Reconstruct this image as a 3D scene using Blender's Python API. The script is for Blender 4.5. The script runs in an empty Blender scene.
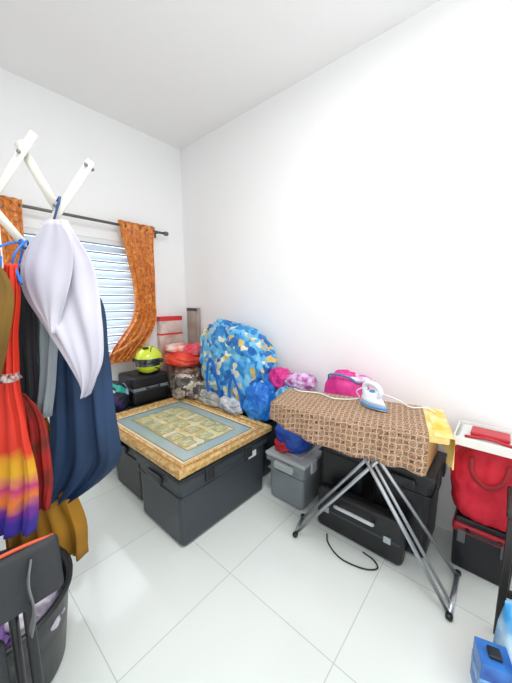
import bpy, bmesh, math, random
from mathutils import Vector, noise, Matrix
random.seed(3)
S=bpy.context.scene
S.view_settings.view_transform='Standard'
COL=S.collection
def lin(h):
    h=h.lstrip('#'); o=[]
    for i in (0,2,4):
        c=int(h[i:i+2],16)/255; o.append(c/12.92 if c<.04045 else ((c+.055)/1.055)**2.4)
    return (*o,1)
def mat(name,c,rough=.6,metal=0,bump=0,bscale=40,c2=None,vscale=8,spec=.5,coat=0):
    m=bpy.data.materials.new(name); m.use_nodes=True; nt=m.node_tree; b=nt.nodes['Principled BSDF']
    b.inputs['Base Color'].default_value=lin(c); b.inputs['Roughness'].default_value=rough
    b.inputs['Metallic'].default_value=metal; b.inputs['Specular IOR Level'].default_value=spec
    b.inputs['Coat Weight'].default_value=coat
    tc=nt.nodes.new('ShaderNodeTexCoord')
    if c2:
        n=nt.nodes.new('ShaderNodeTexNoise'); n.inputs['Scale'].default_value=vscale
        r=nt.nodes.new('ShaderNodeValToRGB'); r.color_ramp.elements[0].color=lin(c); r.color_ramp.elements[1].color=lin(c2)
        r.color_ramp.elements[0].position=.35; r.color_ramp.elements[1].position=.65
        nt.links.new(tc.outputs['Object'],n.inputs['Vector']); nt.links.new(n.outputs['Fac'],r.inputs['Fac']); nt.links.new(r.outputs['Color'],b.inputs['Base Color'])
    if bump:
        n=nt.nodes.new('ShaderNodeTexNoise'); n.inputs['Scale'].default_value=bscale; n.inputs['Detail'].default_value=4
        bp=nt.nodes.new('ShaderNodeBump'); bp.inputs['Strength'].default_value=bump; bp.inputs['Distance'].default_value=.01
        nt.links.new(tc.outputs['Object'],n.inputs['Vector']); nt.links.new(n.outputs['Fac'],bp.inputs['Height']); nt.links.new(bp.outputs['Normal'],b.inputs['Normal'])
    return m
def cellmat(name,cols,scale=10,rough=.5,feature='F1',warp=0.0,bump=.2):
    m=bpy.data.materials.new(name); m.use_nodes=True; nt=m.node_tree; b=nt.nodes['Principled BSDF']
    b.inputs['Roughness'].default_value=rough
    tc=nt.nodes.new('ShaderNodeTexCoord'); src=tc.outputs['Object']
    if warp:
        n=nt.nodes.new('ShaderNodeTexNoise'); n.inputs['Scale'].default_value=6
        mx=nt.nodes.new('ShaderNodeMixRGB'); mx.blend_type='ADD'; mx.inputs['Fac'].default_value=warp
        nt.links.new(src,n.inputs['Vector']); nt.links.new(src,mx.inputs['Color1']); nt.links.new(n.outputs['Color'],mx.inputs['Color2']); src=mx.outputs['Color']
    v=nt.nodes.new('ShaderNodeTexVoronoi'); v.inputs['Scale'].default_value=scale
    nt.links.new(src,v.inputs['Vector'])
    r=nt.nodes.new('ShaderNodeValToRGB'); r.color_ramp.interpolation='CONSTANT'
    el=r.color_ramp.elements
    for i,(p,c) in enumerate(cols):
        e=el[i] if i<2 else el.new(p)
        e.position=p; e.color=lin(c)
    if feature=='cell':
        sp=nt.nodes.new('ShaderNodeSeparateColor'); nt.links.new(v.outputs['Color'],sp.inputs['Color']); nt.links.new(sp.outputs['Red'],r.inputs['Fac'])
    else:
        nt.links.new(v.outputs['Distance'],r.inputs['Fac'])
    nt.links.new(r.outputs['Color'],b.inputs['Base Color'])
    if bump:
        n=nt.nodes.new('ShaderNodeTexNoise'); n.inputs['Scale'].default_value=14
        bp=nt.nodes.new('ShaderNodeBump'); bp.inputs['Strength'].default_value=bump; bp.inputs['Distance'].default_value=.02
        nt.links.new(tc.outputs['Object'],n.inputs['Vector']); nt.links.new(n.outputs['Fac'],bp.inputs['Height']); nt.links.new(bp.outputs['Normal'],b.inputs['Normal'])
    return m
# ---------- mesh helpers
def mk(name,V,F,mt,parent=None,smooth=True,sub=0,matidx=None):
    V=[Vector(v) for v in V]
    c=sum(V,Vector())/len(V)
    me=bpy.data.meshes.new(name); me.from_pydata([v-c for v in V],[],F); me.update()
    bm=bmesh.new(); bm.from_mesh(me); bmesh.ops.recalc_face_normals(bm,faces=bm.faces); bm.to_mesh(me); bm.free()
    mts=mt if isinstance(mt,(list,tuple)) else [mt]
    for x in mts: me.materials.append(x)
    for i,p in enumerate(me.polygons):
        p.use_smooth=smooth
        if matidx: p.material_index=matidx[i]
    o=bpy.data.objects.new(name,me); COL.objects.link(o); o.location=c
    if parent: par(o,parent)
    return o
def par(o,p):
    o.parent=p; o.matrix_parent_inverse=Matrix.Translation(-Vector(p.location))
def empty(name,loc=(0,0,0)):
    e=bpy.data.objects.new(name,None); e.empty_display_size=.05; e.location=loc; COL.objects.link(e); return e
def box(name,x0,x1,y0,y1,z0,z1,mt,parent=None,bev=.008,taper=0,rot=0,tilt=None,seg=2):
    bm=bmesh.new(); bmesh.ops.create_cube(bm,size=1)
    cx,cy,cz=(x0+x1)/2,(y0+y1)/2,(z0+z1)/2
    for v in bm.verts:
        k=1-taper if v.co.z<0 else 1
        v.co=Vector((v.co.x*(x1-x0)*k,v.co.y*(y1-y0)*k,v.co.z*(z1-z0)))
    if bev: bmesh.ops.bevel(bm,geom=list(bm.edges),offset=bev,segments=seg,profile=.5,affect='EDGES')
    me=bpy.data.meshes.new(name); bm.to_mesh(me); bm.free(); me.materials.append(mt)
    for p in me.polygons: p.use_smooth=False
    o=bpy.data.objects.new(name,me); COL.objects.link(o); o.location=(cx,cy,cz); o.rotation_euler=(0,0,rot)
    if tilt: o.rotation_euler=tilt
    if parent: par(o,parent)
    return o
def smoothpts(P,n=6):
    P=[Vector(p) for p in P]
    if len(P)<3: return P
    Q=[P[0]*2-P[1]]+P+[P[-1]*2-P[-2]]; out=[]
    for i in range(1,len(Q)-2):
        for k in range(n):
            t=k/n; a,b,c,d=Q[i-1],Q[i],Q[i+1],Q[i+2]
            out.append(.5*((2*b)+(c-a)*t+(2*a-5*b+4*c-d)*t*t+(3*b-a-3*c+d)*t**3))
    out.append(P[-1]); return out
def tube(name,P,r,mt,parent=None,smooth=True,n=10,flat=None):
    P=smoothpts(P) if smooth else [Vector(p) for p in P]
    V=[];F=[]; prev=None
    for i,p in enumerate(P):
        t=(P[min(i+1,len(P)-1)]-P[max(i-1,0)]).normalized()
        up=prev if prev is not None else (Vector((0,0,1)) if abs(t.z)<.9 else Vector((1,0,0)))
        if flat is not None: up=Vector(flat)
        a=t.cross(up).normalized(); b=a.cross(t).normalized(); prev=b
        for k in range(n):
            th=2*math.pi*k/n
            ra,rb=(r if not isinstance(r,tuple) else r[0]),(r if not isinstance(r,tuple) else r[1])
            V.append(p+a*math.cos(th)*ra+b*math.sin(th)*rb)
    for i in range(len(P)-1):
        for k in range(n):
            F.append((i*n+k,i*n+(k+1)%n,(i+1)*n+(k+1)%n,(i+1)*n+k))
    F.append(tuple(range(n))); F.append(tuple(range((len(P)-1)*n,len(P)*n)))
    return mk(name,V,F,mt,parent)
def blob(name,c,s,mt,parent=None,amp=.12,freq=3,seed=0,p=2.6,sub=4,flatbot=True,shape=None,maxx=None):
    bm=bmesh.new(); bmesh.ops.create_icosphere(bm,subdivisions=sub+1,radius=1)
    for v in bm.verts:
        d=v.co.normalized()
        k=(abs(d.x)**p+abs(d.y)**p+abs(d.z)**p)**(-1/p)
        q=d*freq+Vector((seed*7.1,seed*3.3,seed*1.7))
        n=noise.noise(q)*.6+(1-abs(noise.noise(q*1.7))*2)*.35+noise.noise(q*3.7)*.2
        k*=1+amp*n
        co=Vector((d.x*s[0],d.y*s[1],d.z*s[2]))*k
        if shape: co=shape(co)
        if flatbot and co.z<-s[2]*.85: co.z=-s[2]*.85
        if co.x+c[0]>2.06: co.x=2.06-c[0]
        v.co=co
    me=bpy.data.meshes.new(name); bm.to_mesh(me); bm.free(); me.materials.append(mt)
    for f in me.polygons: f.use_smooth=True
    o=bpy.data.objects.new(name,me); COL.objects.link(o); o.location=c
    if parent: par(o,parent)
    return o
def lathe(name,prof,c,mt,parent=None,n=48):
    V=[];F=[]
    for (r,z) in prof:
        for k in range(n):
            t=2*math.pi*k/n; V.append((c[0]+r*math.cos(t),c[1]+r*math.sin(t),c[2]+z))
    for i in range(len(prof)-1):
        for k in range(n): F.append((i*n+k,i*n+(k+1)%n,(i+1)*n+(k+1)%n,(i+1)*n+k))
    return mk(name,V,F,mt,parent)
def RK(r,d,z):   # clothes rack runs diagonally across the room corner
    return Vector((.655*r+.755*d,-.755*r+.656*d,z))
def RM(x,y,z): return Vector((x,y,z))
def cloth(name,rows,d,mt,parent=None,folds=4,amp=.02,th=.03,basis=RK,nz=28,nc=72,seed=0,hem=0.0):
    rows=[tuple(r)+(0,)*(4-len(r)) for r in rows]
    rs=[Vector((r[0],r[1],r[2])) for r in rows]
    R=smoothpts(rs,max(2,nz//len(rows)))
    ds=smoothpts([Vector((r[3],0,0)) for r in rows],max(2,nz//len(rows)))
    V=[];F=[];n=len(R)
    for i,(z,a,b) in enumerate(R):
        q=i/(n-1); c=(a+b)/2; w=(b-a)/2
        for k in range(nc):
            f=2*math.pi*k/nc; x=c+w*math.cos(f); tx=(math.cos(f)+1)/2
            off=amp*(.35+.65*q)*(math.sin(2*math.pi*(folds*tx+.25*math.sin(3*q+seed))+seed)+.45*math.sin(2*math.pi*(folds*2.3*tx)+seed*2+2*q))
            off+=.012*noise.noise(Vector((x*9,z*6,seed)))
            y=d+ds[i].x+th*(.5+.5*q)*math.sin(f)+off
            zz=z+ (hem*math.sin(2*math.pi*folds*tx+seed) if i==n-1 else 0)
            V.append(basis(x,y,zz))
    for i in range(n-1):
        for k in range(nc): F.append((i*nc+k,i*nc+(k+1)%nc,(i+1)*nc+(k+1)%nc,(i+1)*nc+k))
    F.append(tuple(range(nc))); F.append(tuple(range((n-1)*nc,n*nc)))
    return mk(name,V,F,mt,parent)
# ---------- dimensions
UW,VW,H=2.07,2.90,3.10
XL,YB=-.5,-.9
# ---------- materials
M_wall=mat('wall_paint','#F7F7F7',.75,bump=.03,bscale=120,spec=.2)
M_ceil=mat('ceiling_paint','#F6F6F5',.85,spec=.1)
M_white=mat('white_plastic','#E9E9E4',.35)
M_alu=mat('window_aluminium','#E8ECEF',.35)
M_black=mat('black_plastic','#15161A',.38,bump=.08,bscale=90)
M_dgrey=mat('dark_grey_plastic','#363D43',.42,bump=.05,bscale=60)
M_lid=mat('lid_plastic','#202428',.38)
M_grey=mat('grey_plastic','#7A8287',.45)
M_steel=mat('brushed_steel','#B9BEC4',.3,.85)
M_red=mat('red_fabric','#BC0E26',.7,bump=.4,bscale=14,c2='#D21E36',vscale=7)
M_blue=mat('blue_fabric','#1668C8',.5,bump=.2,bscale=20)
M_pink=mat('pink_fabric','#C81E80',.55,bump=.3,bscale=15,c2='#EE4A9E')
# ---------- room
def slab(name,x0,x1,y0,y1,z0,z1,mt,parent=None): return box(name,x0,x1,y0,y1,z0,z1,mt,parent,bev=0)
mf=bpy.data.materials.new('floor_tiles'); mf.use_nodes=True; nt=mf.node_tree; b=nt.nodes['Principled BSDF']
g=nt.nodes.new('ShaderNodeNewGeometry'); mp=nt.nodes.new('ShaderNodeMapping'); mp.inputs['Location'].default_value=(-.35,-.41,0)
br=nt.nodes.new('ShaderNodeTexBrick'); br.offset=0; br.inputs['Scale'].default_value=1
br.inputs['Brick Width'].default_value=.6; br.inputs['Row Height'].default_value=.6; br.inputs['Mortar Size'].default_value=.0026; br.inputs['Mortar Smooth'].default_value=.4
br.inputs['Color1'].default_value=lin('#E4EBE7'); br.inputs['Color2'].default_value=lin('#DFE6E3'); br.inputs['Mortar'].default_value=lin('#C2C8C5')
nt.links.new(g.outputs['Position'],mp.inputs['Vector']); nt.links.new(mp.outputs['Vector'],br.inputs['Vector']); nt.links.new(br.outputs['Color'],b.inputs['Base Color'])
b.inputs['Roughness'].default_value=.12; b.inputs['Specular IOR Level'].default_value=.5
slab('floor',XL-.1,UW+.1,YB,VW+.1,-.1,0,mf)
slab('ceiling',XL-.1,UW+.1,YB,VW+.1,H,H+.1,M_ceil)
slab('wall_right',UW,UW+.1,YB,VW+.1,0,H,M_wall)
slab('wall_left',XL-.1,XL,.3,VW+.1,0,H,M_wall)
WX0,WX1,WZ0,WZ1=.22,1.54,.92,2.02
ww=empty('wall_window',((XL+UW)/2,VW,0))
slab('wall_below',XL,UW,VW,VW+.1,0,WZ0,M_wall,ww); slab('wall_above',XL,UW,VW,VW+.1,WZ1,H,M_wall,ww)
slab('wall_beside_l',XL,WX0,VW,VW+.1,WZ0,WZ1,M_wall,ww); slab('wall_beside_r',WX1,UW,VW,VW+.1,WZ0,WZ1,M_wall,ww)
win=empty('window_1',((WX0+WX1)/2,VW+.04,WZ0))
f=.045
for n,a in (('frame_bottom',(WX0,WX1,WZ0,WZ0+f)),('frame_top',(WX0,WX1,WZ1-f,WZ1)),('frame_l',(WX0,WX0+f,WZ0+f,WZ1-f)),('frame_r',(WX1-f,WX1,WZ0+f,WZ1-f)),('mullion',(.88-f/2,.88+f/2,WZ0+f,WZ1-f))):
    box(n,a[0],a[1],VW+.005,VW+.07,a[2],a[3],M_alu,win,bev=.004)
M_slat=mat('louvre_glass','#D6E6F4',.3); M_bar=mat('louvre_clip','#72869C',.5)
k=0; z=WZ0+.08
while z<WZ1-.07:
    for (xa,xb) in ((WX0+f,.88-f/2),(.88+f/2,WX1-f)):
        o=box('louvre_%d'%k,xa,xb,VW+.035,VW+.041,z-.030,z+.030,M_slat,win,bev=0); o.rotation_euler=(math.radians(-25),0,0)
        tube('grille_bar_%d'%k,[(xa,VW+.015,z+.036),(xb,VW+.015,z+.036)],.006,M_bar,win,smooth=False,n=8); k+=1
    z+=.078
# ---------- curtains + rod
M_rod=mat('rod_metal','#6E6A68',.35,.7)
rod=empty('curtain_rod',(1.0,2.80,2.15))
tube('pole',[(.05,2.80,2.15),(1.76,2.80,2.15)],.012,M_rod,rod,smooth=False)
for i,x in enumerate((.03,1.78)):
    blob('finial_%d'%i,(x,2.80,2.15),(.028,.022,.022),M_rod,rod,amp=0,sub=2,flatbot=False)
for i,x in enumerate((.12,1.70)):
    tube('bracket_%d'%i,[(x,VW-.002,2.15),(x,2.80,2.15)],.008,M_rod,rod,smooth=False)
    box('plate_%d'%i,x-.02,x+.02,VW-.01,VW,2.11,2.19,M_rod,rod,bev=.003)
mc=bpy.data.materials.new('orange_curtain'); mc.use_nodes=True; nt=mc.node_tree; b=nt.nodes['Principled BSDF']
tc=nt.nodes.new('ShaderNodeTexCoord'); w=nt.nodes.new('ShaderNodeTexNoise'); w.inputs['Scale'].default_value=13; w.inputs['Detail'].default_value=3; w.inputs['Distortion'].default_value=2.4
r=nt.nodes.new('ShaderNodeValToRGB'); r.color_ramp.interpolation='EASE'; r.color_ramp.elements[0].color=lin('#94480E'); r.color_ramp.elements[0].position=.34; r.color_ramp.elements[1].color=lin('#E8A452'); r.color_ramp.elements[1].position=.68
e=r.color_ramp.elements.new(.45); e.color=lin('#C86C14'); e=r.color_ramp.elements.new(.56); e.color=lin('#D87E20')
nt.links.new(tc.outputs['Object'],w.inputs['Vector']); nt.links.new(w.outputs['Fac'],r.inputs['Fac']); nt.links.new(r.outputs['Color'],b.inputs['Base Color']); b.inputs['Roughness'].default_value=.38; b.inputs['Sheen Weight'].default_value=.3
cr=empty('curtain',(1.4,2.78,.8))
cloth('drape',[(2.19,1.28,1.65),(2.0,1.32,1.63),(1.7,1.38,1.63),(1.45,1.40,1.63),(1.28,1.37,1.62),(1.14,1.27,1.57),(1.0,1.16,1.45),(.87,1.09,1.30)],2.79,mc,cr,folds=5,amp=.026,th=.02,basis=RM,seed=1,nc=110,nz=64)
tube('tieback',[(1.13,2.73,.96),(1.24,2.69,1.03),(1.38,2.73,1.10)],.014,mc,cr)
cr=empty('curtain',(.4,2.78,.8))
cloth('drape',[(2.19,.14,.58),(1.9,.15,.57),(1.5,.16,.58),(1.2,.15,.56),(.8,.13,.55)],2.79,mc,cr,folds=8,amp=.024,th=.022,basis=RM,seed=2,nc=110)
# ---------- storage totes
def tote(name,x0,x1,y0,y1,h,mbody,mlid,taper=.04,z0=0,parts=True):
    e=empty(name,((x0+x1)/2,(y0+y1)/2,z0))
    box('body',x0,x1,y0,y1,z0,z0+h-.03,mbody,e,bev=.03,taper=taper,seg=4)
    box('rim',x0-.012,x1+.012,y0-.012,y1+.012,z0+h-.075,z0+h-.035,mbody,e,bev=.006)
    box('lid',x0-.018,x1+.018,y0-.018,y1+.018,z0+h-.036,z0+h-.008,mlid,e,bev=.008)
    box('lid_panel',x0+.05,x1-.05,y0+.05,y1-.05,z0+h-.012,z0+h,mlid,e,bev=.005)
    if parts:
        box('band',x0-.004,x1+.004,y0-.004,y1+.004,z0+h-.14,z0+h-.13,mbody,e,bev=.003)
        for i in range(2):
            x=x0+(x1-x0)*(.27+.46*i); box('latch_%d'%i,x-.035,x+.035,y0-.027,y0-.008,z0+h-.10,z0+h-.012,mlid,e,bev=.006)
        ym=(y0+y1)/2; box('handle',x0-.035,x0-.005,ym-.08,ym+.08,z0+h-.10,z0+h-.05,mlid,e,bev=.01)
    return e
t1=tote('storage_tote',.862,1.62,1.318,1.80,.46,M_dgrey,M_lid,taper=.02)
box('label',1.42,1.50,1.302,1.305,.34,.385,mat('paper_label','#D8D8D8',.6),t1,bev=0)
t2=tote('storage_tote',.90,1.62,1.86,2.30,.46,M_black,M_lid)
tote('storage_box',.95,1.66,2.50,2.86,.48,M_black,M_lid,parts=False)
tote('storage_box',1.71,2.04,1.40,2.84,.48,M_dgrey,M_lid,parts=False,taper=.02)
tote('storage_box',1.58,1.96,.95,1.25,.37,M_grey,mat('grey_lid','#A9AEB0',.4),taper=.05)
tote('storage_box',1.70,2.03,.60,.90,.58,M_black,M_lid,taper=.04)
tote('storage_box',1.70,2.03,.23,.54,.53,M_black,M_lid,taper=.04)
# ---------- gold picture frame lying on the totes
def picframe():
    x0,x1,y0,y1,zb=.850,1.69,1.305,2.46,.462
    e=empty('framed_picture',((x0+x1)/2,(y0+y1)/2,zb))
    M_gold=mat('gilt_frame','#B88C48',.32,.25,bump=.35,bscale=90,c2='#E2C288',vscale=40); M_gold2=mat('gilt_liner','#A07638',.4,.3)
    M_linen=mat('linen_liner','#E6D8BC',.6)
    prof=[(0,0),(0,.030),(.012,.044),(.03,.040),(.042,.030),(.055,.030),(.068,.038),(.082,.030),(.09,.022)]
    V=[];F=[]
    for (i,z) in prof:
        V+=[(x0+i,y0+i,zb+z),(x1-i,y0+i,zb+z),(x1-i,y1-i,zb+z),(x0+i,y1-i,zb+z)]
    for j in range(len(prof)-1):
        for k in range(4): F.append((j*4+k,j*4+(k+1)%4,(j+1)*4+(k+1)%4,(j+1)*4+k))
    mk('moulding',V,F,M_gold,e,smooth=False)
    # beaded ornament along the inner ridge
    V=[];F=[]
    def bead(cx,cy):
        n0=len(V); r=.0085
        for k in range(6): V.append((cx+r*math.cos(k*math.pi/3),cy+r*math.sin(k*math.pi/3),zb+.030))
        V.append((cx,cy,zb+.0385))
        for k in range(6): F.append((n0+k,n0+(k+1)%6,n0+6))
    i=.048; nx=int((x1-x0-2*i)/.022); ny=int((y1-y0-2*i)/.022)
    for k in range(nx+1):
        x=x0+i+(x1-x0-2*i)*k/nx; bead(x,y0+i); bead(x,y1-i)
    for k in range(1,ny):
        y=y0+i+(y1-y0-2*i)*k/ny; bead(x0+i,y); bead(x1-i,y)
    mk('beading',V,F,M_gold2,e)
    def ring(n,a,b2,z,m):
        V=[];
        for i in (a,b2): V+=[(x0+i,y0+i,zb+z),(x1-i,y0+i,zb+z),(x1-i,y1-i,zb+z),(x0+i,y1-i,zb+z)]
        mk(n,V,[(k,(k+1)%4,4+(k+1)%4,4+k) for k in range(4)],m,e,smooth=False)
    ring('liner',.09,.105,.022,M_linen); ring('gilt_slip',.105,.112,.023,M_gold2)
    ring('mat_board',.112,.20,.02,mat('blue_grey_mat','#A3B9B8',.12,coat=.6))
    ring('inner_slip',.20,.206,.021,M_gold2)
    m=cellmat('embroidered_scene',[(0,'#D8CFA0'),(.35,'#C6BC86'),(.6,'#A8B090'),(.85,'#E0DABC')],scale=14,rough=.15,feature='cell',bump=0)
    mk('artwork',[(x0+.206,y0+.206,zb+.02),(x1-.206,y0+.206,zb+.02),(x1-.206,y1-.206,zb+.02),(x0+.206,y1-.206,zb+.02)],[(0,1,2,3)],m,e,smooth=False)
    mm=mat('vignette','#E2D69A',.3,c2='#94A894',vscale=30); mo=mat('vignette_border','#AC904A',.4)
    for i in range(3):
        for j in range(5):
            cx=x0+.268+i*.15; cy=y0+.295+j*.14
            box('vignette_border_%d%d'%(i,j),cx-.05,cx+.05,cy-.047,cy+.047,zb+.020,zb+.0215,mo,e,bev=0)
            box('vignette_%d%d'%(i,j),cx-.044,cx+.044,cy-.041,cy+.041,zb+.0205,zb+.0225,mm,e,bev=0)
    box('backing',x0+.01,x1-.01,y0+.01,y1-.01,zb,zb+.015,M_gold2,e,bev=0)
picframe()
# ---------- things stacked in the corner
M_bagpat=cellmat('patterned_bag',[(0,'#2F88CA'),(.28,'#58AEDE'),(.48,'#E2DCC0'),(.60,'#2468B4'),(.74,'#CDB668'),(.80,'#7CC0E4')],scale=21,feature='cell',warp=.12,bump=.6)
lb=empty('patterned_laundry_bag',(1.88,1.85,.48))
def slump(co):
    q=(co.z+.42)/.84
    co.y+= .07*q*q*(1 if co.y>0 else .2) - .02
    if co.y<0: co.z*= 1-.30*min(1,(-co.y/.40))**1.5 if co.z>0 else 1
    return co
blob('bag',(1.865,1.85,.835),(.17,.375,.39),M_bagpat,lb,amp=.22,freq=2.8,seed=4,p=3.2,sub=5,shape=slump)
for k,(ya,yb,zt) in enumerate(((2.05,1.88,.94),(1.76,1.62,.84))):
    ym=(ya+yb)/2
    tube('strap_%d'%k,[(1.69,ya,.54),(1.665,ya-.01,.70),(1.65,ya-.04,zt-.06),(1.65,ym,zt),(1.65,yb+.04,zt-.06),(1.665,yb+.01,.70),(1.69,yb,.54)],(.016,.005),M_blue,lb,flat=(1,0,.1))
blob('blue_carrier_bag',(1.78,1.49,.63),(.11,.12,.16),mat('blue_carrier','#1765C4',.35,c2='#2E8BE0',vscale=6,bump=.5,bscale=12),amp=.3,freq=2.8,seed=9)
M_camo=cellmat('printed_clothes',[(0,'#6E6A66'),(.3,'#B8AE9E'),(.5,'#4C4642'),(.7,'#8C7A6C'),(.85,'#D8D2C6')],scale=22,feature='cell',warp=.1,bump=.5)
cp=empty('clothes_pile',(1.75,2.1,.48))
for i,(x,y,z,sx,sy,sz,m) in enumerate([(1.72,2.46,.60,.13,.14,.12,M_camo),(1.72,2.28,.575,.08,.13,.09,M_camo),(1.71,2.02,.555,.07,.16,.065,mat('grey_clothes','#8A8A88',.8,bump=.4,bscale=12,c2='#C9C5BE',vscale=12)),(1.70,1.76,.555,.07,.13,.065,mat('white_clothes','#D9D9DC',.8,bump=.4,bscale=12,c2='#7F93A8',vscale=14)),
   (1.82,2.58,.66,.15,.18,.13,mat('rust_blanket','#8A4A34',.8,c2='#B8AE9E',vscale=10)),(1.60,2.40,.545,.05,.07,.045,mat('taupe_cloth','#7A6A60',.8,c2='#C8B8A8',vscale=12))]):
    blob('cloth_%d'%i,(x,y,z),(sx,sy,sz),m,cp,amp=.3,freq=2.6,seed=20+i)
rc=empty('cushion_stack',(1.84,2.6,.76))
blob('cushion_red',(1.80,2.57,.85),(.20,.20,.08),mat('red_orange_cushion','#E8352A',.5,bump=.2,bscale=8,c2='#F06A4A',vscale=5),rc,amp=.15,freq=2,seed=31,p=2.3)
blob('cushion_white',(1.78,2.66,.955),(.14,.11,.045),mat('white_cushion','#F3E3DC',.6,c2='#EE6A4A',vscale=9),rc,amp=.15,freq=2,seed=33)
blob('cushion_pink',(1.86,2.45,.945),(.11,.11,.06),mat('coral_cushion','#E0304A',.5,c2='#F07A8A',vscale=8),rc,amp=.2,freq=2,seed=34)
ks=empty('black_suitcase',(1.40,2.65,.48))
box('shell',1.20,1.57,2.52,2.84,.482,.63,M_black,ks,bev=.03,seg=3); box('lid_shell',1.20,1.57,2.52,2.84,.637,.76,M_black,ks,bev=.03,seg=3)
box('zip_band',1.205,1.565,2.525,2.835,.615,.65,M_grey,ks,bev=.01); tube('handle',[(1.33,2.52,.64),(1.35,2.49,.64),(1.44,2.49,.64),(1.46,2.52,.64)],.009,M_dgrey,ks)
def helmet(c,r):
    e=empty('motorcycle_helmet',(c[0],c[1],c[2]-r*.85))
    V=[];F=[];I=[]; nu,nv=64,44; fr=Vector((-.75,-.65,0)).normalized(); sd=Vector((fr.y,-fr.x,0))
    for j in range(nv+1):
        th=math.pi*(j/nv)*.80
        for i in range(nu):
            ph=2*math.pi*i/nu; f_=math.sin(th)*math.cos(ph); s_=math.sin(th)*math.sin(ph); z_=math.cos(th)
            k=1.08 if f_>0 else 1.05
            if f_>.5 and z_<-.25: k*=1.1
            V.append(Vector(c)+(fr*f_*k+sd*s_*.92)*r+Vector((0,0,z_*r)))
    for j in range(nv):
        for i in range(nu):
            F.append((j*nu+i,j*nu+(i+1)%nu,(j+1)*nu+(i+1)%nu,(j+1)*nu+i))
            th=math.pi*((j+.5)/nv)*.8; ph=2*math.pi*(i+.5)/nu; ff=math.sin(th)*math.cos(ph); ss=math.sin(th)*math.sin(ph); zz=math.cos(th)
            if ff>.30 and -.30<zz<.22: I.append(1)
            elif ff<.6 and abs(abs(ss)-.62+.3*zz)<.035: I.append(1)
            else: I.append(0)
    mk('shell',V,F,[mat('lime_shell','#D2E428',.15,coat=1),mat('smoke_visor','#20262C',.08,coat=1)],e,matidx=I)
    lathe('neck_roll',[(r*.5,-r*.78),(r*.66,-r*.85),(r*.74,-r*.8),(r*.70,-r*.68)],c,M_black,e)
    blob('vent',(c[0]+fr.x*r*.5,c[1]+fr.y*r*.5,c[2]+r*.88),(.03,.03,.012),M_black,e,amp=0,sub=2)
    for s in (-1,1): blob('visor_pivot_%d'%s,Vector(c)+fr*r*.2+sd*s*r*.9,(.022,.022,.022),M_lid,e,amp=0,sub=2)
helmet((1.42,2.62,.885),.14)
blob('round_sling_bag',(1.06,2.62,.60),(.12,.11,.135),cellmat('sling_bag_print',[(0,'#1B2733'),(.45,'#3D2C66'),(.6,'#1FA08E'),(.72,'#16202C'),(.9,'#B9C6E8')],scale=16,feature='cell'),amp=.12,freq=2,seed=41)
gb=empty('leaning_board',(2.03,2.74,.48)); box('panel',2.02,2.062,2.62,2.81,.482,1.375,mat('grey_brown_laminate','#A09389',.5,c2='#B8AFA8',vscale=6),gb,bev=.004)
box('edge_band',2.015,2.021,2.625,2.805,1.34,1.37,M_dgrey,gb,bev=0)
rb=empty('board_game_box',(1.82,2.86,.48)); box('box_body',1.68,1.96,2.825,2.885,.482,1.28,mat('game_box_print','#C9A79E',.5,c2='#E6D6CF',vscale=7),rb,bev=.004)
box('red_band',1.678,1.962,2.822,2.888,1.235,1.283,mat('red_card','#D8363A',.5),rb,bev=.002); box('red_band_low',1.678,1.962,2.822,2.888,1.08,1.10,mat('red_card','#D8363A',.5),rb,bev=.002)
# soft bags behind the ironing board
bb=empty('bag_pile',(1.8,1.2,.37))
blob('navy_bundle',(1.74,1.12,.49),(.14,.12,.14),mat('navy_blue_cloth','#1C4FA8',.6,c2='#16308A',bump=.3,bscale=12),bb,amp=.2,freq=2.2,seed=51)
blob('white_sack',(1.93,1.19,.58),(.11,.12,.20),mat('sack_cloth','#C8CEDF',.7,c2='#A05CB8',vscale=12,bump=.3,bscale=12),bb,amp=.16,freq=2,seed=52)
blob('pink_bag',(1.90,1.38,.81),(.08,.09,.09),M_pink,bb,amp=.25,freq=2.4,seed=53)
blob('lilac_bag',(1.92,1.20,.82),(.09,.12,.06),mat('lilac_print','#E2CDEA',.6,c2='#A82890',vscale=18),bb,amp=.25,freq=2.4,seed=54)
blob('teal_scarf',(1.80,1.24,.70),(.06,.09,.09),mat('teal_print','#2A8AB8',.6,c2='#B9D8E8',vscale=16),bb,amp=.25,freq=2.4,seed=57)
blob('red_cloth',(1.68,1.16,.41),(.08,.08,.05),mat('dark_red_cloth','#A81E2A',.7),bb,amp=.25,freq=2.4,seed=58)
pb=empty('pink_tote_bag',(1.88,.80,.58))
blob('bag',(1.87,.80,.765),(.11,.14,.20),M_pink,pb,amp=.13,freq=2,seed=55,p=3)
blob('bag_lining',(1.86,.74,.94),(.07,.10,.02),mat('white_lining','#F3E3EE',.6,c2='#B33C9C',vscale=14),pb,amp=.2,freq=2,seed=56)
tube('bag_handle',[(1.80,.90,.92),(1.78,.88,.96),(1.77,.76,.965),(1.80,.69,.92)],.007,mat('teal_strap','#3E7FB0',.5),pb)
cb=empty('cardboard_box',(1.84,.40,.53))
M_card=mat('cardboard','#BE9458',.8,c2='#CDA66C',vscale=5)
box('carton',1.70,2.0,.26,.53,.532,.70,M_card,cb,bev=.003); box('flap',1.695,1.80,.255,.535,.70,.706,M_card,cb,bev=0)
box('tape',1.697,1.70,.38,.42,.54,.70,mat('parcel_tape','#E0C88E',.3),cb,bev=0)
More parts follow.
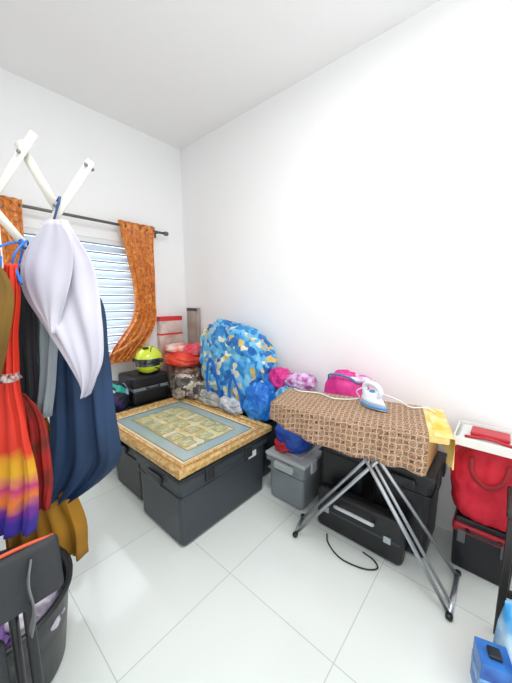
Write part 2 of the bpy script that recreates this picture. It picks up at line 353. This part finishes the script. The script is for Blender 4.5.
# ---------- ironing board
O=Vector((1.33,.97,0)); E1=Vector((.265,-.964,0)).normalized(); E2=Vector((.964,.265,0)).normalized()
def BD(s,w,z): return O+E1*s+E2*w+Vector((0,0,z))
def wn(s):  # near-side half width: the board narrows towards its nose
    q=max(0,min(1,s/.45)); return .10+.08*(q*(2-q))
ib=empty('ironing_board',(1.45,.55,0))
L=.82; out=[(0,-.04),(.02,-.08),(.12,-.125),(.3,-.165),(.5,-.18),(L-.05,-.18),(L,-.14),(L,.14),(L-.05,.18),(.16,.18),(.04,.155),(0,.10)]
pts=smoothpts([Vector((a,b2,0)) for a,b2 in out+[out[0]]],4)[:-1]
V=[BD(p.x,p.y,.862) for p in pts]+[BD(p.x,p.y,.89) for p in pts]; n=len(pts)
M_yel=mat('yellow_cover','#E2B52C',.7,c2='#F0DFA8',vscale=11)
mk('padded_top',V,[tuple(range(n)),tuple(range(n,2*n))]+[(i,(i+1)%n,n+(i+1)%n,n+i) for i in range(n)],M_yel,ib,smooth=False)
V=[];F=[]
for i in range(25):
    w=-.185+.37*i/24
    for j in range(9):
        if j<3: V.append(BD(L-.06+.035*j,w,.893))
        else: V.append(BD(L+.012+.012*math.sin(i*.9)*(j-2)/6,w*(1-.02*(j-2)),.893-.024*(j-2)-(.012*math.sin(i*.5) if j==8 else 0)))
for i in range(24):
    for j in range(8): F.append((i*9+j,i*9+j+1,(i+1)*9+j+1,(i+1)*9+j))
mk('cover_end',V,F,M_yel,ib)
for nm,(A,B) in {'leg_l_near':((.69,-.06),.05),'leg_l_far':((.69,.09),.18)}.items():
    tube(nm,[BD(A[0],A[1],.862),BD(.10,B,.012)],.010,M_steel,ib,smooth=False)
tube('foot_l',[BD(.10,.03,.014),BD(.10,.20,.014)],.012,M_steel,ib,smooth=False)
tube('leg_r_near',[BD(.36,-.04,.862),(1.469,.09,.012)],.010,M_steel,ib,smooth=False)
tube('leg_r_mid',[BD(.38,-.01,.862),(1.53,.09,.012)],.008,M_steel,ib,smooth=False)
tube('leg_r_far',[BD(.36,.05,.862),(1.72,.088,.012)],.010,M_steel,ib,smooth=False)
tube('foot_r',[(1.45,.085,.014),(1.735,.085,.014)],.012,M_steel,ib,smooth=False)
tube('cross_bar',[BD(.50,-.09,.66),BD(.50,.10,.66)],.008,M_steel,ib,smooth=False)
for i,p in enumerate((BD(.10,.03,.016),BD(.10,.20,.016),(1.45,.085,.016),(1.735,.085,.016))): blob('foot_cap_%d'%i,p,(.016,.016,.015),M_black,ib,amp=0,sub=2)
mb=bpy.data.materials.new('batik'); mb.use_nodes=True; nt=mb.node_tree; b=nt.nodes['Principled BSDF']; b.inputs['Roughness'].default_value=.75
uv=nt.nodes.new('ShaderNodeUVMap')
v=nt.nodes.new('ShaderNodeTexVoronoi'); v.inputs['Scale'].default_value=27; v.inputs['Randomness'].default_value=.0
v2=nt.nodes.new('ShaderNodeTexVoronoi'); v2.inputs['Scale'].default_value=70; v2.inputs['Randomness'].default_value=.6
mp=nt.nodes.new('ShaderNodeMapping'); mp.inputs['Rotation'].default_value=(0,0,math.radians(45))
nt.links.new(uv.outputs['UV'],mp.inputs['Vector']); nt.links.new(mp.outputs['Vector'],v.inputs['Vector']); nt.links.new(mp.outputs['Vector'],v2.inputs['Vector'])
r=nt.nodes.new('ShaderNodeValToRGB'); r.color_ramp.elements[0].color=lin('#301C16'); r.color_ramp.elements[1].color=lin('#3E261C')
for p,c in ((.16,'#A07656'),(.32,'#744A36'),(.44,'#D8BC9A'),(.52,'#442A1E')): e=r.color_ramp.elements.new(p); e.color=lin(c)
r.color_ramp.elements[-1].position=.68
r2=nt.nodes.new('ShaderNodeValToRGB'); r2.color_ramp.elements[0].color=lin('#46302A'); r2.color_ramp.elements[1].color=lin('#BC9C80'); r2.color_ramp.elements[0].position=.2; r2.color_ramp.elements[1].position=.6
mx=nt.nodes.new('ShaderNodeMixRGB'); mx.inputs['Fac'].default_value=.35
nt.links.new(v.outputs['Distance'],r.inputs['Fac']); nt.links.new(v2.outputs['Distance'],r2.inputs['Fac']); nt.links.new(r.outputs['Color'],mx.inputs['Color1']); nt.links.new(r2.outputs['Color'],mx.inputs['Color2']); nt.links.new(mx.outputs['Color'],b.inputs['Base Color'])
V=[];F=[];UVS=[]; ns,nw=70,46
far=.09
for i in range(ns+1):
    q=i/ns; s=-.012+q*.75; wv=wn(s)+.012; top=.192+wv
    hang=.09+.10*q**.8+.012*math.sin(q*5)
    tot=far+top+hang
    for j in range(nw+1):
        l=j/nw*tot
        if l<far: w=.192; z=.897-(far-l); wav=.006
        elif l<far+top: w=.192-(l-far); z=.897+.003*noise.noise(Vector((s*9,w*9,0))); wav=0
        else:
            dd=l-far-top; w=-wv-.015*dd/.17; z=.897-dd; wav=.012*(dd/.17)
        w+=wav*math.sin(s*42+1.5*math.sin(s*9))
        V.append(BD(s,w,z)); UVS.append((s,l))
for i in range(ns):
    for j in range(nw): F.append((i*(nw+1)+j,i*(nw+1)+j+1,(i+1)*(nw+1)+j+1,(i+1)*(nw+1)+j))
bc=mk('batik_cloth',V,F,mb)
ul=bc.data.uv_layers.new(name='UVMap')
for lp in bc.data.loops: ul.data[lp.index].uv=UVS[lp.vertex_index]
so=bc.modifiers.new('t','SOLIDIFY'); so.thickness=.004; so.offset=-1
# iron
ir=empty('steam_iron',(1.5,.48,.9))
ic=BD(.505,.05,0); fw=Vector((-.45,-.89,0)).normalized(); sw=Vector((-fw.y,fw.x,0)); K=.76
def IR(a,b2,z): return Vector((ic.x,ic.y,0))+fw*a*K+sw*b2*K+Vector((0,0,.902+(z-.902)*K))
def ironlayer(nm,layers,m):
    V=[];F=[];n=32
    for (z,sc,wd,sh) in layers:
        for k in range(n):
            t=2*math.pi*k/n; c=math.cos(t); y=math.sin(t)*wd*(1-.45*max(c,0)**1.3)
            V.append(IR(c*sc+sh,y,z))
    for i in range(len(layers)-1):
        for k in range(n): F.append((i*n+k,i*n+(k+1)%n,(i+1)*n+(k+1)%n,(i+1)*n+k))
    F+= [tuple(range(n)),tuple(range((len(layers)-1)*n,len(layers)*n))]
    mk(nm,V,F,m,ir)
M_iw=mat('iron_white','#E0E8F2',.25,coat=.5)
ironlayer('soleplate',[(.902,.115,.055,0),(.910,.118,.057,0)],M_steel)
ironlayer('skirt',[(.910,.116,.056,0),(.93,.112,.054,-.004)],mat('iron_blue','#5AA0E0',.3))
ironlayer('tank',[(.93,.110,.053,-.004),(.955,.098,.045,-.010),(.98,.078,.034,-.02),(1.0,.06,.026,-.03)],M_iw)
tube('handle',[IR(.045,0,.975),IR(.055,0,1.02),IR(.02,0,1.05),IR(-.05,0,1.055),IR(-.09,0,1.03),IR(-.085,0,.965)],.014,M_iw,ir)
blob('dial',IR(-.02,0,1.002),(.014,.014,.010),mat('iron_blue','#3F86D0',.3),ir,amp=0,sub=2)
tube('cord',[IR(-.09,0,1.02),IR(-.15,-.02,.97),BD(.42,.14,.905),BD(.30,.08,.905),BD(.2,.14,.905),BD(.08,.13,.905),BD(.03,.17,.905)],.0035,M_white,ir)
tube('cord_tail',[IR(-.10,.0,1.0),BD(.60,.15,.93),BD(.68,.10,.91),BD(.75,.14,.905),BD(.79,.1,.90)],.0035,M_white,ir)
# ---------- briefcase + cable on the floor
bf=empty('black_briefcase',(1.6,.56,0))
box('shell',1.57,1.665,.32,.84,.0,.27,M_black,bf,bev=.03,seg=4); box('seam',1.567,1.668,.335,.825,.128,.142,M_dgrey,bf,bev=.002)
tube('handle',[(1.563,.70,.19),(1.535,.69,.21),(1.53,.59,.215),(1.535,.49,.21),(1.563,.48,.19)],.010,mat('handle_grey','#C9CED2',.35),bf)
for i,y in enumerate((.40,.77)): box('clasp_%d'%i,1.561,1.571,y-.02,y+.02,.12,.16,M_steel,bf,bev=.003)
tube('power_cable',[(1.53,.74,.006),(1.47,.70,.006),(1.42,.60,.006),(1.44,.48,.006),(1.49,.42,.006),(1.53,.45,.006),(1.545,.52,.006)],.004,M_black)
# ---------- toolbox, red bag and tray
tb=empty('toolbox',(1.90,.0,0))
box('body',1.79,2.05,-.13,.13,0,.235,M_black,tb,bev=.014,taper=.04); box('tray_red',1.785,2.055,-.135,.135,.215,.27,mat('red_plastic','#A81226',.35),tb,bev=.014)
box('lid_black',1.795,2.045,-.125,.125,.265,.30,M_black,tb,bev=.006)
tube('handle',[(1.79,-.07,.25),(1.765,-.05,.25),(1.765,.05,.25),(1.79,.07,.25)],.008,M_black,tb)
for i,y in enumerate((-.09,.09)): box('latch_%d'%i,1.772,1.79,y-.018,y+.018,.17,.24,mat('latch_grey','#5A5E62',.4),tb,bev=.004)
rg=empty('red_shopping_bag',(1.90,0,.30))
V=[];F=[];n=90; R=[(.302,.105,.11,0),(.33,.125,.13,0),(.40,.14,.145,0),(.50,.138,.155,.002),(.58,.125,.15,.004),(.65,.105,.135,.0),(.70,.09,.11,0)]
R=[tuple(v) for v in smoothpts([Vector((a,b2,c)) for a,b2,c,d in R],7)]
for i,(z,hx,hy) in enumerate(R):
    for k in range(n):
        t=2*math.pi*k/n; c,s_=math.cos(t),math.sin(t); p=(abs(c)**3+abs(s_)**3)**(-1/3)
        q=i/(len(R)-1)
        fo=1+.05*math.sin(9*t+3*q)*q+.16*noise.noise(Vector((c*2.2,s_*2.2,z*8)))+.10*(.5-abs(noise.noise(Vector((c*4,s_*4,z*14+5)))))
        V.append((1.905+c*p*hx*fo*.93,.01+s_*p*hy*fo,z+(.012*math.sin(5*t)*q)))
for i in range(len(R)-1):
    for k in range(n): F.append((i*n+k,i*n+(k+1)%n,(i+1)*n+(k+1)%n,(i+1)*n+k))
F+=[tuple(range(n)),tuple(range((len(R)-1)*n,len(R)*n))]
mk('bag_body',V,F,M_red,rg)
tube('handle_1',[(1.79,.08,.655),(1.765,.07,.58),(1.757,.01,.53),(1.765,-.05,.57),(1.79,-.07,.655)],(.011,.004),mat('dark_red_strap','#8E0E1C',.6),rg,flat=(1,0,0))
tr=empty('plastic_tray',(1.9,.02,.715))
box('base',1.76,2.01,-.11,.16,.715,.725,M_white,tr,bev=.004)
for nm,a in (('side_a',(1.752,1.758,-.115,.165)),('side_b',(2.008,2.014,-.115,.165)),('side_c',(1.752,2.014,-.115,-.109)),('side_d',(1.752,2.014,.159,.165))):
    box(nm,*a,.715,.76,M_white,tr,bev=.002)
box('white_pack',1.775,1.99,-.09,.145,.727,.752,mat('clear_pack','#D8DCDC',.3),tr,bev=.008); box('red_pack',1.82,1.93,-.06,.10,.754,.775,mat('red_plastic','#B9152A',.35),tr,bev=.008)
tube('red_cord',[(1.79,.12,.758),(1.80,.02,.765),(1.79,-.07,.758)],.007,mat('red_plastic','#B9152A',.35),tr)
# ---------- stool + detergent packs on the right
st=empty('side_stool',(1.64,-.22,0))
M_dw=mat('dark_wood','#2A2422',.45)
box('seat',1.50,1.74,-.36,-.065,.56,.59,M_dw,st,bev=.008)
for i,(x,y) in enumerate(((1.52,-.085),(1.72,-.17),(1.52,-.34),(1.72,-.34))): box('leg_%d'%i,x-.014,x+.014,y-.014,y+.014,0,.56,M_dw,st,bev=.004)
box('rail',1.51,1.53,-.33,-.09,.20,.23,M_dw,st,bev=.003)
M_dblue=mat('blue_pack','#1E4F9E',.3,c2='#3D86D8',vscale=9); M_cy=mat('cyan_pack','#1E8CCC',.3,c2='#C4E2F0',vscale=10)
def pouch(name,c,wx,wy,h,m,rot=0):
    V=[];F=[];n=40;R=[(0,1,.9),(.05,1,1),(.35,1,1),(.65,.98,.8),(.88,.97,.35),(.94,1,.08),(1,1,.06)]
    for (q,a,b2) in R:
        for k in range(n):
            t=2*math.pi*k/n; cc,ss=math.cos(t),math.sin(t); p=(abs(cc)**4+abs(ss)**4)**(-.25)
            x,y=cc*p*wx*a,ss*p*wy*b2
            V.append((c[0]+x*math.cos(rot)-y*math.sin(rot),c[1]+x*math.sin(rot)+y*math.cos(rot),c[2]+q*h))
    for i in range(len(R)-1):
        for k in range(n): F.append((i*n+k,i*n+(k+1)%n,(i+1)*n+(k+1)%n,(i+1)*n+k))
    F+=[tuple(range(n)),tuple(range((len(R)-1)*n,len(R)*n))]
    return mk(name,V,F,m)
pouch('detergent_pouch',(1.385,-.145,0),.085,.045,.34,M_cy,-.8)
bx=empty('blue_carton',(1.25,-.1,0)); box('carton',1.195,1.295,-.12,-.02,0,.17,M_dblue,bx,bev=.004,rot=.3); box('carton_band',1.194,1.296,-.121,-.019,.06,.11,mat('pack_band','#8FC4EC',.4,c2='#2A62B4',vscale=20),bx,bev=.003,rot=.3); box('carton_top',1.225,1.265,-.09,-.05,.17,.185,M_lid,bx,bev=.004,rot=.3)
# ---------- accordion clothes hanger
M_arm=mat('cream_arm','#DDDACE',.4)
rk=empty('accordion_clothes_rack',tuple(RK(-1.4,1.15,1.6)))
def bar(n,a,c,off): 
    tube(n,[RK(a[0],1.15+off,a[1]),RK(c[0],1.15+off,c[1])],(.006,.017),M_arm,rk,smooth=False,n=8,flat=(0,0,1))
bar('arm_end',(-.875,1.60),(-.60,1.955),-.012)
bar('arm_b',(-.875,2.03),(-.745,1.78),.010)
bar('arm_c',(-.80,2.05),(-1.11,1.66),-.010)
bar('arm_d',(-.865,1.63),(-1.10,1.93),.010)
for i,x in enumerate((-1.09,-1.33,-1.57,-1.81)):
    bar('arm_x%d'%i,(x,1.64),(x-.24,1.98),-.010); bar('arm_y%d'%i,(x,1.98),(x-.24,1.64),.010)
for i,(x,z) in enumerate(((-.865,1.625),(-.855,1.985),(-.742,1.80),(-.615,1.94),(-.98,1.81),(-1.09,1.66),(-1.09,1.96))):
    tube('pin_%d'%i,[RK(x,1.128,z),RK(x,1.172,z)],.007,M_grey,rk,smooth=False)
p=RK(-2.05,1.15,1.8)
box('wall_plate',XL,XL+.03,p.y-.12,p.y+.12,1.60,2.02,M_white,rk,bev=.005)
hook=mat('hanger_blue','#2A6FC8',.4)
def hanger(parent,r,d,zt,w=.12,m=hook):
    tube('hanger_hook',[RK(r,1.15,zt+.02),RK(r+.02,1.15*.6+d*.4,zt+.03),RK(r+.015,d,zt-.02),RK(r,d,zt-.06)],.004,m,parent)
    tube('hanger_arms',[RK(r-w,d,zt-.13),RK(r,d,zt-.06),RK(r+w,d,zt-.13)],.006,m,parent)
M_scarf=mat('lilac_scarf','#C0BDCB',.65,c2='#CCCAD5',vscale=3)
e=empty('headscarf',tuple(RK(-.73,1.12,1.1)))
cloth('scarf',[(1.745,-.76,-.695),(1.70,-.80,-.675),(1.65,-.85,-.645),(1.59,-.882,-.615),(1.493,-.888,-.600),(1.40,-.85,-.593),(1.32,-.80,-.590),(1.215,-.741,-.598),(1.132,-.70,-.635),(1.075,-.688,-.672)],1.12,M_scarf,e,folds=1.8,amp=.011,th=.024,seed=1.3,nz=80)
cloth('scarf_overlap',[(1.735,-.75,-.70),(1.66,-.815,-.665),(1.56,-.85,-.67),(1.46,-.835,-.70),(1.38,-.80,-.735),(1.33,-.775,-.75)],1.088,M_scarf,e,folds=1.2,amp=.006,th=.008,seed=2.3)
hanger(e,-.745,1.12,1.80,.04,mat('hanger_navy','#1F3F7A',.4))
M_navy=mat('navy_dress','#16304F',.7,c2='#1C3A5E',vscale=4,bump=.15,bscale=60)
e=empty('navy_dress',tuple(RK(-.83,1.28,.5)))
cloth('dress',[(1.50,-.80,-.70),(1.42,-.90,-.67),(1.2,-.925,-.665),(.996,-.946,-.658),(.80,-.97,-.64),(.70,-.985,-.65),(.60,-.99,-.74),(.52,-.99,-.86)],1.28,M_navy,e,folds=3,amp=.020,th=.04,seed=.6,nz=60)
hanger(e,-.77,1.28,1.62,.05)
e=empty('grey_shirt',tuple(RK(-.93,1.2,.96)))
cloth('shirt',[(1.56,-.91,-.86),(1.496,-.93,-.82),(1.2,-.945,-.835),(.957,-.975,-.885)],1.195,mat('grey_cloth','#8C959A',.75,bump=.15),e,folds=3,amp=.009,th=.016,seed=3)
hanger(e,-.88,1.195,1.63,.03)
e=empty('black_shirt',tuple(RK(-.95,1.15,1.0)))
cloth('shirt',[(1.58,-.93,-.88),(1.52,-.98,-.865),(1.35,-1.0,-.868),(1.2,-1.0,-.878),(1.05,-1.0,-.90),(1.0,-.99,-.94)],1.145,mat('black_cloth','#17181D',.8,bump=.2),e,folds=3,amp=.008,th=.012,seed=4)
hanger(e,-.91,1.145,1.65,.03)
mr=bpy.data.materials.new('red_ombre_dress'); mr.use_nodes=True; nt=mr.node_tree; b=nt.nodes['Principled BSDF']; b.inputs['Roughness'].default_value=.6
tc=nt.nodes.new('ShaderNodeTexCoord'); sp=nt.nodes.new('ShaderNodeSeparateXYZ'); nz_=nt.nodes.new('ShaderNodeTexNoise'); nz_.inputs['Scale'].default_value=9
ad=nt.nodes.new('ShaderNodeMath'); ad.operation='MULTIPLY_ADD'; ad.inputs[1].default_value=.12
r=nt.nodes.new('ShaderNodeValToRGB'); el=r.color_ramp.elements; el[0].color=lin('#3A2C9A'); el[1].color=lin('#DE3410')
el[0].position=.05
for p,c in ((.10,'#7A2C98'),(.14,'#E8801E'),(.19,'#C8307A'),(.24,'#E8B020'),(.30,'#E09A20'),(.34,'#D8341C'),(.72,'#D82A10')): q=el.new(p); q.color=lin(c)
nt.links.new(tc.outputs['Generated'],sp.inputs[0]); nt.links.new(tc.outputs['Object'],nz_.inputs['Vector']); nt.links.new(nz_.outputs['Fac'],ad.inputs[0]); nt.links.new(sp.outputs['Z'],ad.inputs[2])
sb=nt.nodes.new('ShaderNodeMath'); sb.operation='SUBTRACT'; sb.inputs[1].default_value=.06
nt.links.new(ad.outputs[0],sb.inputs[0]); nt.links.new(sb.outputs[0],r.inputs['Fac']); nt.links.new(r.outputs['Color'],b.inputs['Base Color'])
e=empty('red_dress',tuple(RK(-1.0,1.06,.5)))
cloth('dress',[(1.58,-.885,-.855),(1.50,-.92,-.858),(1.40,-.95,-.875),(1.28,-.96,-.89),(1.17,-.975,-.895),(1.066,-1.02,-.89),(.93,-1.05,-.875),(.814,-1.08,-.868),(.637,-1.12,-.878),(.523,-1.15,-.90)],1.065,mr,e,folds=4,amp=.015,th=.03,seed=5,nz=70)
cloth('belt',[(1.185,-.98,-.892),(1.155,-.985,-.892)],1.06,mat('belt_print','#D8C8C0',.6,c2='#7A1620',vscale=50),e,folds=4,amp=.009,th=.048,seed=5)
tube('blue_strap',[RK(-.862,1.01,1.60),RK(-.872,1.005,1.50),RK(-.895,1.005,1.36)],(.018,.004),hook,e,flat=(0,0,1))
hanger(e,-.87,1.065,1.64,.025)
e=empty('maroon_dress',tuple(RK(-.96,1.15,.5)))
cloth('dress',[(1.08,-1.0,-.93),(1.0,-.99,-.885),(.85,-1.0,-.868),(.7,-1.0,-.868),(.563,-1.01,-.89)],1.145,mat('maroon_print','#A81E1C',.7,c2='#6E2414',vscale=14),e,folds=3,amp=.008,th=.014,seed=6)
tube('hanging_loop',[RK(-.96,1.165,1.07),RK(-.99,1.165,1.4),RK(-.98,1.16,1.80)],.003,M_white,e)
e=empty('olive_blouse',tuple(RK(-.9,1.0,1.15)))
M_mus=mat('mustard_cloth','#B07C18',.75,c2='#966A1A',vscale=5,bump=.2,bscale=25)
cloth('blouse',[(1.60,-.90,-.865),(1.54,-.935,-.83),(1.454,-.96,-.815),(1.30,-.965,-.855),(1.17,-.975,-.895)],.98,mat('olive_cloth','#5E4410',.75,c2='#7A5A16',vscale=5,bump=.2),e,folds=3,amp=.008,th=.016,seed=7)
hanger(e,-.885,.98,1.63,.03)
e=empty('mustard_skirt',tuple(RK(-1.04,1.27,.2)))
cloth('skirt',[(1.0,-1.15,-1.0),(.82,-1.20,-.95),(.66,-1.23,-.915),(.526,-1.24,-.885),(.37,-1.24,-.845),(.21,-1.24,-.838)],1.29,M_mus,e,folds=5,amp=.022,th=.04,seed=8)
tube('cord_loop',[RK(-1.08,1.29,.99),RK(-1.09,1.22,1.4),RK(-1.09,1.16,1.66)],.004,M_white,e)
# ---------- tub with clothes
tu=empty('laundry_tub',(.06,1.37,0))
lathe('tub',[(0.0,.003),(.20,.003),(.215,.012),(.236,.20),(.248,.32),(.262,.325),(.264,.342),(.245,.345),(.238,.32),(.225,.20),(.205,.02),(0,.018)],(.06,1.37,0),mat('black_tub','#1E2226',.35),tu)
M_w2=mat('white_laundry','#DCD6E0',.8,c2='#8C8298',vscale=10,bump=.4,bscale=14)
for i,(x,y,z,s,m) in enumerate(((.15,1.28,.27,.10,M_w2),(-.02,1.42,.25,.12,mat('black_laundry','#24242A',.8,bump=.4)),(.14,1.43,.25,.09,mat('tan_laundry','#8A7A66',.8,bump=.4)),(0.02,1.25,.28,.08,mat('purple_laundry','#7A5A98',.8)))):
    blob('laundry_%d'%i,(x,y,z),(s,s,s*.8),m,tu,amp=.3,freq=2.5,seed=60+i)
# ---------- folding chair
fc=empty('folding_chair',(0,.92,0))
M_pad=mat('charcoal_pad','#2E3033',.7,bump=.2,bscale=60)
o=box('backrest',-.24,.20,.925,.965,.61,.775,M_pad,fc,bev=.018,seg=4); o.rotation_euler=(math.radians(-8),0,0)
tube('red_piping',[(-.24,.955,.772),(-.10,.957,.780),(.10,.957,.780),(.19,.955,.770)],.005,mat('orange_piping','#C8502E',.5),fc)
for sx,n in ((.115,'r'),(-.19,'l')):
    tube('back_tube_'+n,[(sx,.975,.74),(sx,.96,.55),(sx,.93,.25),(sx,.90,.012)],.013,M_black,fc)
    tube('front_tube_'+n,[(sx-.03,.99,.58),(sx-.03,1.0,.30),(sx-.03,1.02,.012)],.012,M_black,fc)
box('folded_seat',-.16,.06,.965,.995,.16,.52,M_pad,fc,bev=.012)
tube('foot_rail',[(-.19,.90,.05),(.115,.90,.05)],.010,M_black,fc,smooth=False)
tube('grey_strap',[(.13,.935,.745),(.115,.905,.70),(.12,.90,.62),(.11,.92,.54)],(.016,.003),mat('grey_strap','#77797C',.6),fc,flat=(1,0,0))
# ---------- light + world + camera
w=bpy.data.worlds.new('w'); S.world=w; w.use_nodes=True
w.node_tree.nodes['Background'].inputs[0].default_value=(.955,.98,1,1); w.node_tree.nodes['Background'].inputs[1].default_value=1.62
def area(name,loc,size,pw,rot=(0,0,0),col=(1,1,1)):
    l=bpy.data.lights.new(name,'AREA'); l.size=size; l.energy=pw; l.color=col; o=bpy.data.objects.new(name,l); o.location=loc; o.rotation_euler=rot; COL.objects.link(o)
area('ceiling_fill',(.55,.5,3.05),.6,30,col=(1,1,.985))  # added fill light below the ceiling, out of view, to brighten the room
area('window_daylight',(.9,2.98,1.5),1.1,18,rot=(math.radians(-90),0,0),col=(.94,.97,1))
cam=bpy.data.cameras.new('camera'); cam.sensor_width=36; cam.lens=36*291/683; cam.clip_start=.02
co=bpy.data.objects.new('camera',cam); COL.objects.link(co); co.location=(0,0,1.45)
fwd=Vector((.755*math.cos(math.radians(7.9)),.656*math.cos(math.radians(7.9)),-math.sin(math.radians(7.9))))
co.rotation_euler=fwd.to_track_quat('-Z','Y').to_euler(); S.camera=co
